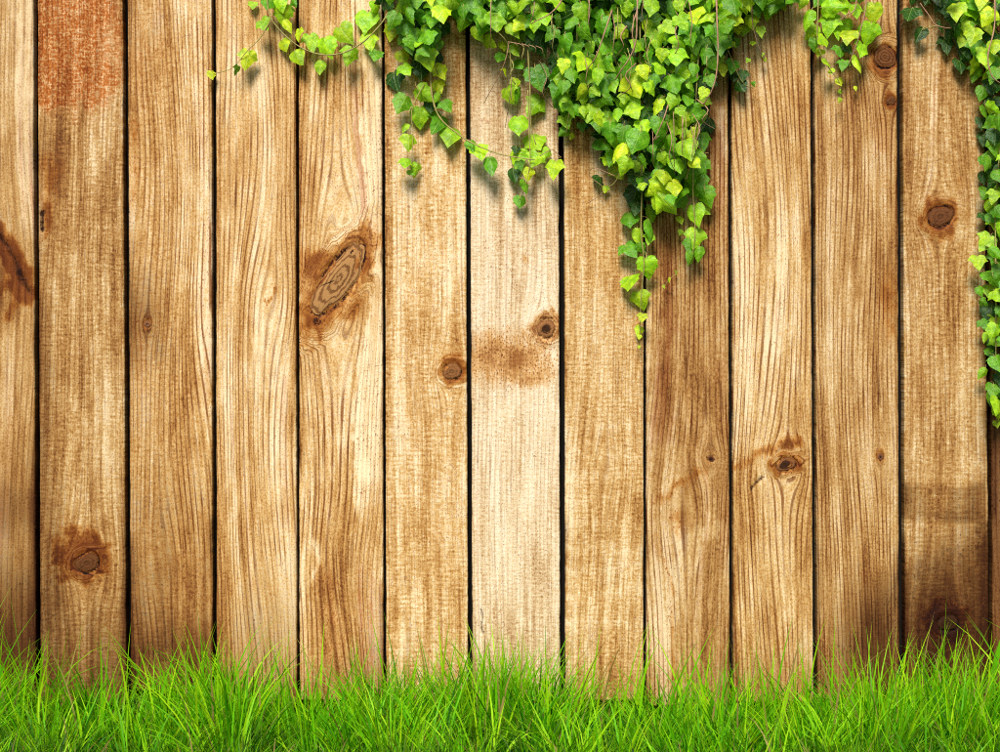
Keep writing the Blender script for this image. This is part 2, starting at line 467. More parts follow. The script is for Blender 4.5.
KNOTS = {
    0: [knot(-2, 262, 16, 24, 30, disc=False, infl=1.0)],
    1: [knot(87, 563, 11.5, 9.5, -15, (0.15, 0.058, 0.020), 0.0, halo=1.0, hx=-6, hy=-7), knot(38, 222, 5, 11, 8, disc=False, infl=1.4)],
    2: [knot(147.5, 324, 3.0, 4.0, 0, (0.30, 0.14, 0.07), 0.25, halo=0.55, hy=0, hr=1.5, infl=1.2), knot(131, 160, 8, 22, 0, disc=False), knot(214, 315, 20, 40, 0, disc=False), knot(160, 560, 14, 30, 0, disc=False)],
    3: [knot(270, 298, 14, 24, 0, disc=False, infl=1.0)],
    4: [knot(339, 279, 15, 39, 33, (0.47, 0.26, 0.10), 0.0, halo=0.8, hx=0, hy=0, hr=1.22, infl=1.15, proud=0.0009),
        knot(317, 321.5, 3.6, 3.8, 0, (0.09, 0.03, 0.015), 0.7, halo=0.8, hx=0, hy=0, hr=1.6, infl=1.2)],
    5: [knot(452, 371.5, 9, 8.2, 0, (0.30, 0.135, 0.048), 0.0, halo=0.75, hx=0, hy=-1, hr=1.25)],
    6: [knot(546, 329, 8.5, 9.5, 0, (0.34, 0.16, 0.06), 0.5, halo=0.7, hx=1, hy=1, hr=1.4)],
    7: [knot(604, 470, 20, 30, 0, disc=False, infl=0.5)],
    8: [knot(711, 459, 4, 3.6, 0, (0.16, 0.065, 0.03), 0.5, halo=0.35, hy=0, infl=1.5), knot(684, 512, 17, 24, 0, disc=False, infl=1.1)],
    9: [knot(786, 464.5, 10, 6.5, -12, (0.26, 0.11, 0.04), 0.66, halo=0.8, hx=0, hy=1, hr=1.3), knot(757, 482, 4, 4, 40, disc=False)],
    10: [knot(885, 57, 11, 11, 0, (0.20, 0.082, 0.030), 0.0, halo=0.9, hx=0, hy=0, hr=1.18), knot(891, 101, 4.8, 4.6, 0, (0.18, 0.075, 0.028), 0.0, halo=0.9, hx=0, hy=0, hr=1.25),
         knot(880.5, 457, 2.8, 4.2, 0, (0.20, 0.09, 0.05), 0.3, halo=0.5, hy=0, hr=1.5)],
    11: [knot(940.5, 216.5, 12.5, 10, -28, (0.17, 0.068, 0.026), 0.0, halo=0.95, hx=0.5, hy=1, hr=1.25), knot(948, 623, 10, 8, 0, (0.045, 0.018, 0.007), 0.0, halo=1.0, hx=0, hy=0, hr=1.9)],
    12: [],
}
PAL = {0: (TAN, 6.5), 1: (TAN, 5.0), 2: (WARM, 4.6), 3: (WARM, 5.2), 4: (WARM, 5.4), 5: (WARM, 5.0), 6: (PALE, 5.0), 7: (MIDT, 5.0), 8: (TAN, 4.8), 9: (MIDT, 6.0),
       10: (TAN, 4.8), 11: (TAN, 5.0), 12: (BROWN, 5.0)}

fence = empty('wooden_fence', (0, 0, 0))
tag(fence, 'weathered tan board fence of upright knotty planks behind the grass', 'fence')
THICK = 0.024


def set_attr(me, name, typ, arr):
    at_ = me.attributes.new(name, typ, 'POINT')
    at_.data.foreach_set('color' if typ == 'FLOAT_COLOR' else 'vector' if typ == 'FLOAT_VECTOR' else 'value', np.ascontiguousarray(arr, dtype=np.float32).ravel())


def build_plank(i):
    (lt, lb, lw), (rt, rb, rw) = GAP[i], GAP[i + 1]
    y0, y1 = PY_TOP + 6 * math.sin(i * 2.3), PY_BOT[i]
    nx, ny = 60, 400
    vv = np.linspace(y0, y1, ny)
    # columns: tight near the edges so that they can be rounded and chipped
    uu = np.concatenate([[0, .006, .016, .03], np.linspace(.048, .952, nx - 8), [.97, .984, .994, 1]])
    f = (vv - 0) / 700.0
    xl = lt + (lb - lt) * f + lw / 2 + 1.1 * (fbm(np.zeros(ny) + 3.3, vv / 38, 40 + i * 3) - .5) + 0.35 * (vnoise(np.zeros(ny), vv / 6, 41 + i * 3) - .5)
    xr = rt + (rb - rt) * f - rw / 2 + 1.1 * (fbm(np.zeros(ny) + 7.7, vv / 38, 60 + i * 3) - .5) + 0.35 * (vnoise(np.zeros(ny), vv / 6, 61 + i * 3) - .5)
    U, Vv = np.meshgrid(uu, vv)
    X = xl[:, None] + (xr - xl)[:, None] * U
    Y = Vv.copy()
    D, O, P, W, RG, CK, G, RD = masks(i, X, Y)
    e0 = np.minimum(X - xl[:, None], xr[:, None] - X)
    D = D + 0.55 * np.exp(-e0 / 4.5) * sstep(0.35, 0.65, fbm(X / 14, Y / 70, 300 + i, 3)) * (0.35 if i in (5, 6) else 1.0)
    # grain field bent round the knots
    psi = X + 9 * (fbm(X / 90, Y / 260, 7 + i, 2) - .5) + 10 * (vnoise(np.zeros_like(X), Y / 330, 23 + i) - .5)
    depth = np.zeros_like(X)
    if i == 4:
        psi = psi - 0.11 * np.clip(Y - 545, 0, 150) * np.exp(-((X - 335 - 0.1 * (Y - 545)) / 21) ** 2) + 9 * sstep(480, 600, Y)
    if i in (2, 3, 9, 10):
        psi = psi + 7 * np.sin(Y / 95.0 + i) * np.exp(-((X - xl[:, None] - 42) / 26) ** 2)
    for k in KNOTS[i]:
        c, s = math.cos(k['ang']), math.sin(k['ang'])
        dx, dy = X - k['cx'], Y - k['cy']
        u = c * dx + s * dy; w = -s * dx + c * dy
        rr = np.sqrt((u / k['rx']) ** 2 + (w / k['ry']) ** 2)
        a = max(k['rx'], 3.0) * 1.35 * k['infl']
        r2 = dx ** 2 + (dy * min(1, 1.0 * k['rx'] / k['ry']) * 0.62) ** 2
        psi = psi - dx * a * a / (r2 + (0.35 if k['disc'] else 1.15) * a * a)
        if k['disc'] and k['rx'] > 6:
            wgt = 0.85 * sstep(2.3, 1.25, rr + 0.5 * (fbm(X / 16, Y / 16, 55 + i, 3) - .5))
            psi = psi * (1 - wgt) + wgt * (k['cx'] + 1.25 * k['rx'] * rr * (1 + 0.12 * np.sin(3 * np.arctan2(w, u) + i)))
            G = np.maximum(G, 0.9 * sstep(2.6, 1.3, rr))
        if k['disc']:
            ring = np.exp(-((rr - 1.03) / 0.13) ** 2)
            CK = np.maximum(CK, k['halo'] * ring * (0.15 + 1.3 * fbm(X / 5, Y / 5, 5 + i, 3)))
            hu, hw = (dx - k['hx']) / (k['rx'] * k['hr']), (dy - k['hy']) / (k['ry'] * k['hr'])
            hc_, hs_ = (c * (dx - k['hx']) + s * (dy - k['hy'])) / (k['rx'] * k['hr']), (-s * (dx - k['hx']) + c * (dy - k['hy'])) / (k['ry'] * k['hr'])
            hr_ = np.sqrt(hc_ ** 2 + (hs_ * 0.85) ** 2)
            RG = np.maximum(RG, k['halo'] * sstep(1.9, 0.6, hr_ + 1.3 * (fbm(X / 8, Y / 11, 8 + i, 4) - .5)))
            depth += 0.0014 * ring - 0.0006 * np.exp(-((rr - 1.5) / 0.5) ** 2)
    depth += 0.0022 * np.clip(CK, 0, 1) * (fbm(X / 3, Y / 5, 3 + i, 2) > 0.35)
    # surface: slight cup, worn edges, chips
    e = np.minimum(X - xl[:, None], xr[:, None] - X)
    rad = 1.2 + 1.2 * fbm(Y / 60, np.where(U < .5, 1.0, 5.0), 77 + i, 3)
    rnd = rad - np.sqrt(np.clip(rad ** 2 - np.clip(rad - e, 0, rad) ** 2, 0, None))
    yoff = rnd * S + 0.0011 * (fbm(X / 20, Y / 60, 31 + i, 3) - .5) + depth + 0.0025 * (vnoise(np.array([i * 3.7]), np.array([0.5]), 5)[0] - .5) + 0.0015 * (2 * U - 1) ** 2 * 0.6
    tilt = 0.0014 * math.sin(i * 4.1)
    yoff = yoff + tilt * (2 * U - 1)
    wx = (X - 500) * S
    wz = CAM_Z + (376 - Y) * S
    front = np.stack([wx, yoff, wz], -1).reshape(-1, 3)
    n = nx * ny
    idx = np.arange(n).reshape(ny, nx)
    quads = np.stack([idx[:-1, :-1], idx[1:, :-1], idx[1:, 1:], idx[:-1, 1:]], -1).reshape(-1, 4)
    # back rim
    rim = np.concatenate([idx[0, :], idx[1:, -1], idx[-1, -2::-1], idx[-2:0:-1, 0]])
    rv = front[rim].copy(); rv[:, 1] = THICK
    ridx = n + np.arange(len(rim))
    rq = np.stack([rim, np.roll(rim, -1), np.roll(ridx, -1), ridx], -1)
    verts = np.concatenate([front, rv])
    faces = quads.tolist() + rq.tolist() + [[int(q) for q in ridx]]
    pal, period = PAL[i]
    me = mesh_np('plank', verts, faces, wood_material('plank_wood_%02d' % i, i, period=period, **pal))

    for q in range(len(quads), len(faces)): me.polygons[q].use_smooth = False

    def ext(a):
        a = a.reshape(n, -1)
        return np.concatenate([a, a[rim]])
    zero = np.full_like(X, float(i))
    set_attr(me, 'grain', 'FLOAT_VECTOR', ext(np.stack([psi, Y + 12 * (fbm(X / 50, Y / 90, 13 + i, 2) - .5), zero], -1)))
    set_attr(me, 'flat', 'FLOAT_VECTOR', ext(np.stack([X, Y, zero], -1)))
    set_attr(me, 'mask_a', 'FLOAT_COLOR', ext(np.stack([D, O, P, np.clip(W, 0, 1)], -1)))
    set_attr(me, 'mask_b', 'FLOAT_COLOR', ext(np.stack([np.clip(RG, 0, 1), np.clip(CK, 0, 1), np.clip(G, 0.05, 1), RD], -1)))
    pl = link(bpy.data.objects.new('plank', me), fence)
    # knots that read as pieces of their own
    for k in KNOTS[i]:
        if not k['disc']: continue
        nr, nt = 7, 28
        vs_, fs_, pol = [], [], []
        sr = random.random() * 6
        cu = (k['cx'] - xl[0]) / (xr[0] - xl[0])
        vs_.append((0, -k['proud'], 0)); pol.append((0, 0, k['core']))
        for a in range(1, nr + 1):
            r = a / nr
            for b in range(nt):
                t = 2 * math.pi * b / nt
                wv = 1 + r * (0.10 * math.sin(2 * t + sr) + 0.07 * math.sin(3 * t + 2 * sr) + 0.05 * math.sin(7 * t + sr) + 0.03 * math.sin(11 * t + 3 * sr))
                uu_, ww_ = r * k['rx'] * math.cos(t) * wv, r * k['ry'] * math.sin(t) * wv
                px = k['cx'] + math.cos(k['ang']) * uu_ - math.sin(k['ang']) * ww_
                py = k['cy'] + math.sin(k['ang']) * uu_ + math.cos(k['ang']) * ww_
                # keep the piece inside its board
                j = int(np.clip((py - y0) / (y1 - y0) * (ny - 1), 0, ny - 1))
                px = min(max(px, xl[j] + 1.5), xr[j] - 1.5)
                dy_ = -k['proud'] * (1 - r ** 4 * 2.4) - 0.0004 * math.sin(9 * r + t)
                if r < k['core']: dy_ += 0.0006
                vs_.append(((px - k['cx']) * S, dy_, -(py - k['cy']) * S)); pol.append((r, t, k['core']))
        for b in range(nt):
            fs_.append((0, 1 + (b + 1) % nt, 1 + b))
        for a in range(nr - 1):
            o1, o2 = 1 + a * nt, 1 + (a + 1) * nt
            for b in range(nt):
                fs_.append((o1 + b, o1 + (b + 1) % nt, o2 + (b + 1) % nt, o2 + b))
        km = mesh_np('knot', vs_, fs_, KNOT_MAT)
        set_attr(km, 'polar', 'FLOAT_VECTOR', np.array(pol))
        ko = link(bpy.data.objects.new('knot', km), pl)
        jj = int(np.clip((k['cy'] - y0) / (y1 - y0) * (ny - 1), 0, ny - 1)); ii = int(np.argmin(np.abs(X[jj] - k['cx'])))
        ko.location = ((k['cx'] - 500) * S, float(np.median(yoff[max(jj - 2, 0):jj + 3, max(ii - 2, 0):ii + 3])) - 0.0003, CAM_Z + (376 - k['cy']) * S)
        ko.color = (*k['col'], 0.85 if k['ry'] > 20 else 0.75 if k['cx'] in (885, 891) else 0.4)
    return pl


planks = [build_plank(i) for i in range(13)]
# boards carrying on past both ends of the view
for src, off in ((10, -911), (7, -704.5), (3, -437), (5, -696), (3, 857), (5, 857), (9, 599), (2, 1208)):
    s = planks[src]
    c = s.copy(); COL.objects.link(c); c.location = s.location + Vector((off * S, 0, 0))
    for ch in s.children:
        d = ch.copy(); COL.objects.link(d); d.parent = c

RAIL = plain_wood('rail_wood', (0.05, 0.025, 0.012), (0.11, 0.055, 0.026))
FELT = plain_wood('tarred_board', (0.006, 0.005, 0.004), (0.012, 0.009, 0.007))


def box_mesh(name, x0, x1, y0, y1, z0, z1, mat):
    v = [(x0, y0, z0), (x1, y0, z0), (x1, y1, z0), (x0, y1, z0), (x0, y0, z1), (x1, y0, z1), (x1, y1, z1), (x0, y1, z1)]
    f = [(0, 1, 5, 4), (1, 2, 6, 5), (2, 3, 7, 6), (3, 0, 4, 7), (4, 5, 6, 7), (3, 2, 1, 0)]
    return mesh_np(name, v, f, mat, False)


FX0, FX1 = -1.45, 1.48
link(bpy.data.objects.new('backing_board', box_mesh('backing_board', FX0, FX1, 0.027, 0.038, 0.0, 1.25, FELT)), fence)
for zc in (0.28, 1.0):
    link(bpy.data.objects.new('rail', box_mesh('rail', FX0, FX1, 0.040, 0.085, zc - 0.045, zc + 0.045, RAIL)), fence)



# ------------------------------------------------------------------ ivy
def leaf_material():
    m = NT('ivy_leaf')
    oi = m.n('ShaderNodeObjectInfo')
    tc = m.n('ShaderNodeTexCoord').outputs['Object']
    x, y, z = m.sep(tc)
    ax = m.math('ABSOLUTE', x)
    ln = m.math('SQRT', m.add(m.mul(x, x), m.mul(y, y)))
    vein = m.sstep(ax, 0.022, 0.008)
    for ang in (38, 74):
        d = m.math('ABSOLUTE', m.sub(m.mul(ax, math.cos(R(ang))), m.mul(m.mul(y, -1), math.sin(R(ang)))))
        vein = m.math('MAXIMUM', vein, m.mul(m.sstep(d, 0.016, 0.005), m.sstep(ln, 0.6, 0.35)))
    # side veins leaving the midrib
    w = m.math('PINGPONG', m.add(m.add(y, m.mul(ax, 0.75)), 5.0), 0.11)
    vein = m.math('MAXIMUM', vein, m.mul(m.sstep(w, 0.010, 0.003), 0.6))
    rnd = m.mul(oi.outputs['Random'], 40.0)
    off = m.n('ShaderNodeVectorMath', operation='ADD'); m.put(off.inputs[0], tc); m.put(off.inputs[1], m.xyz(rnd, rnd, 0.0))
    mott = m.noise(off.outputs[0], 3.5, 4, 0.6)
    base = oi.outputs['Color']
    col = m.mix(m.sstep(mott, 0.35, 0.7), m.mix(1.0, base, (0.62, 0.72, 0.6), 'MULTIPLY'), m.mix(1.0, base, (1.25, 1.12, 1.1), 'MULTIPLY'))
    col = m.mix(m.mul(vein, 0.5), col, m.mix(0.6, col, (0.55, 0.66, 0.16)))
    edge = m.noise(off.outputs[0], 9.0, 3, 0.6)
    col = m.mix(m.mul(m.sstep(edge, 0.66, 0.74), 0.6), col, (0.30, 0.20, 0.03))
    nrm = m.bump(m.sub(m.mul(mott, 0.5), m.mul(vein, 0.6)), 0.35, 0.02)
    p = m.principled(col, m.add(0.27, m.mul(mott, 0.2)), 0.42, nrm)
    tr = m.n('ShaderNodeBsdfTranslucent')
    m.put(tr.inputs[0], m.mix(1.0, col, (1.3, 1.25, 0.5), 'MULTIPLY'))
    mx = m.n('ShaderNodeMixShader'); mx.inputs[0].default_value = 0.34
    m.t.links.new(p.outputs[0], mx.inputs[1]); m.t.links.new(tr.outputs[0], mx.inputs[2])
    return m.out(mx.outputs[0])


def stem_material(name, c1, c2):
    m = NT(name)
    tc = m.n('ShaderNodeTexCoord').outputs['Object']
    n1 = m.noise(tc, 140, 4, 0.6)
    return m.out(m.principled(m.mix(n1, c1, c2), 0.6, 0.25, m.bump(n1, 0.5, 0.001)).outputs[0])


LEAF_MAT = leaf_material()
GREEN_STEM = stem_material('green_stem', (0.20, 0.20, 0.05), (0.42, 0.34, 0.12))
PETIOLE = stem_material('leaf_stalk', (0.30, 0.26, 0.06), (0.46, 0.30, 0.13))
WOODY_STEM = stem_material('woody_stem', (0.20, 0.09, 0.045), (0.48, 0.30, 0.19))


def leaf_mesh(kind, seed):
    rn = random.Random(seed)
    if kind == 'lobed':
        half = [(0.10, 0.10), (0.22, 0.14), (0.34, 0.10), (0.43, 0.0), (0.50, -0.14), (0.59, -0.29), (0.44, -0.36), (0.345, -0.45), (0.26, -0.68)]
    elif kind == 'toothed':
        half = [(0.11, 0.10), (0.26, 0.13), (0.38, 0.07), (0.42, -0.04), (0.51, -0.15), (0.44, -0.25), (0.47, -0.44), (0.33, -0.52), (0.19, -0.74)]
    elif kind == 'slender':
        half = [(0.08, 0.05), (0.18, 0.05), (0.27, -0.03), (0.32, -0.14), (0.34, -0.28), (0.31, -0.42), (0.26, -0.55), (0.19, -0.68), (0.10, -0.84)]
    else:
        half = [(0.10, 0.10), (0.22, 0.13), (0.35, 0.08), (0.44, -0.04), (0.48, -0.19), (0.46, -0.34), (0.38, -0.50), (0.28, -0.64), (0.14, -0.81)]
    jr = lambda a: a + rn.uniform(-0.022, 0.022)
    Rt = [(jr(x), jr(y)) for x, y in half]
    Lf = [(-jr(x), jr(y)) for x, y in half]
    outline = [(0.0, 0.0)] + Rt + [(rn.uniform(-.05, .05), -1.0)] + Lf[::-1]
    fold, droop, curl = rn.uniform(0.08, 0.60), rn.uniform(0.0, 0.50), rn.uniform(-0.30, 0.35)
    ph = rn.uniform(0, 6)

    def lift(x, y, r=1.0):
        t = -y
        return -fold * abs(x) * 0.9 + 0.10 * math.sin(5.5 * abs(x) + ph) * abs(x) * 2 - droop * max(t, 0) ** 2 + curl * x * t + 0.04 * math.sin(9 * t + ph + 6 * x) * abs(x) * 2
    c0 = (0.0, -0.33)
    V = [(c0[0], c0[1], lift(*c0))]
    n = len(outline)
    for f in (0.55, 1.0):
        for (x, y) in outline:
            xx, yy = c0[0] + (x - c0[0]) * f, c0[1] + (y - c0[1]) * f
            V.append((xx, yy, lift(xx, yy)))
    F = []
    for i in range(n):
        j = (i + 1) % n
        F.append((0, 1 + j, 1 + i))
        F.append((1 + i, 1 + j, 1 + n + j, 1 + n + i))
    # stalk
    pts = [Vector((0, 0.0, -0.005)), Vector((rn.uniform(-.06, .06), 0.22, -0.10)), Vector((rn.uniform(-.1, .1), 0.42, -0.34))]
    b0 = len(V)
    for p in pts:
        for q in range(3):
            a = q * 2.0944
            V.append((p.x + 0.022 * math.cos(a), p.y, p.z + 0.022 * math.sin(a)))
    for s in range(2):
        for q in range(3):
            a, b = b0 + s * 3 + q, b0 + s * 3 + (q + 1) % 3
            F.append((a, b, b + 3, a + 3))
    me = mesh_np('leaf', V, [tuple(reversed(f)) for f in F], LEAF_MAT)
    me.materials.append(PETIOLE)
    for q in range(len(F) - 6, len(F)): me.polygons[q].material_index = 1
    return me


LEAVES = [leaf_mesh(k, s) for s, k in enumerate(['lobed', 'toothed', 'heart', 'lobed', 'toothed', 'heart', 'lobed', 'slender', 'toothed', 'lobed', 'heart', 'slender', 'lobed', 'toothed', 'lobed', 'toothed', 'heart', 'lobed', 'toothed', 'lobed'])]
YOUNG, LIGHT, MID, DARK = 0, 1, 2, 3
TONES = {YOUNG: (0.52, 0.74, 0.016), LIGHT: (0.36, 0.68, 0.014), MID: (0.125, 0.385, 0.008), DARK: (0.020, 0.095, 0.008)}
BASEROT = Matrix.Rotation(R(90), 3, 'X')


def leaf(vine, px, py, size, depth, tone, spin=None, pitch=None, yaw=None, kind=None):
    me = LEAVES[random.randrange(len(LEAVES)) if kind is None else kind]
    o = bpy.data.objects.new('leaf', me)
    spin = random.gauss(0, 24) if spin is None else spin
    pitch = random.uniform(2, 48) if pitch is None else pitch
    yaw = random.gauss(0, 24) if yaw is None else yaw
    rot = BASEROT @ Matrix.Rotation(R(spin), 3, 'Z') @ Matrix.Rotation(R(-pitch), 3, 'X') @ Matrix.Rotation(R(yaw), 3, 'Y')
    sz = size * S * 1.10 * random.uniform(0.88, 1.14)
    up = rot @ Vector((0, 1, 0))
    o.rotation_euler = rot.to_euler()
    o.location = at(px, py, depth) + up * sz * 0.45 - vine.location
    w = random.uniform(0.9, 1.12)
    o.scale = (sz * w, sz, sz)
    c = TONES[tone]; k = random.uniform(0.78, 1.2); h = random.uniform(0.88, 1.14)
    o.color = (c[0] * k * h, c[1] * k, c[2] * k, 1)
    return link(o, vine)


def tube(name, vine, pts, r0, r1, mat, wob=0.0):
    """bent tapering stem through (px, py, depth) points"""
    P = [at(*p) for p in pts]
    Q = []
    for i in range(len(P) - 1):
        p0, p1, p2, p3 = P[max(i - 1, 0)], P[i], P[i + 1], P[min(i + 2, len(P) - 1)]
        for s in range(5):
            t = s / 5
            Q.append(0.5 * ((2 * p1) + (p2 - p0) * t + (2 * p0 - 5 * p1 + 4 * p2 - p3) * t * t + (3 * p1 - p0 - 3 * p2 + p3) * t ** 3))
    Q.append(P[-1])
    V, F = [], []
    k = 5
    for i, q in enumerate(Q):
        tdir = (Q[min(i + 1, len(Q) - 1)] - Q[max(i - 1, 0)]).normalized()
        a = tdir.cross(Vector((0, 1, 0.01))).normalized(); b = tdir.cross(a)
        r = r0 + (r1 - r0) * i / (len(Q) - 1)
        r = max(r, 0.00055) * 1.1
        r *= 1 + 0.25 * math.sin(i * 2.1 + r0 * 9999)
        q = q + Vector((random.uniform(-wob, wob), random.uniform(-wob, wob), 0)) - vine.location
        for j in range(k):
            an = 2 * math.pi * j / k
            V.append(q + a * r * math.cos(an) + b * r * math.sin(an))
    for i in range(len(Q) - 1):
        for j in range(k):
            F.append((i * k + j, i * k + (j + 1) % k, (i + 1) * k + (j + 1) % k, (i + 1) * k + j))
    F.append(tuple(range(k))[::-1]); F.append(tuple((len(Q) - 1) * k + j for j in range(k)))
    me = mesh_np(name, [tuple(v) for v in V], F, mat)
    return link(bpy.data.objects.new(name, me), vine)


def vine(px, label):
    v = empty('ivy_vine', at(px, -60, 0.03))
    return tag(v, label, 'ivy', 'ivy hanging over the top of the fence')


V_RUN = vine(372, 'thin ivy runner trailing left along the fence top with small pale leaves')
V_BR = vine(415, 'ivy strand dropping left of the main curtain and curving right below it')
V_CL = vine(500, 'ivy with small yellow leaves and bare tendrils over the palest plank')
V_MID = vine(590, 'broad leafy ivy between the yellow-tipped strand and the longest hanging strand')
V_LONG = vine(650, 'longest ivy strand of the curtain, tapering to tiny leaves over a plank joint')
V_RT = vine(715, 'bright yellow-green ivy with a bare pinkish stem at the curtain\'s right side')
V_SM = vine(840, 'small separate ivy cluster hanging above the two round knots')
V_UP = vine(950, 'dark green ivy spray at the top beside the right edge cascade')
V_EDGE = vine(1000, 'tallest ivy cascade, narrow, running down the right edge of the photo beside the dark-ringed knot')

def in_poly(x, y, P):
    c = False
    for i in range(len(P)):
        (x0, y0), (x1, y1) = P[i], P[i - 1]
        if (y0 > y) != (y1 > y) and x < (x1 - x0) * (y - y0) / (y1 - y0) + x0: c = not c
    return c


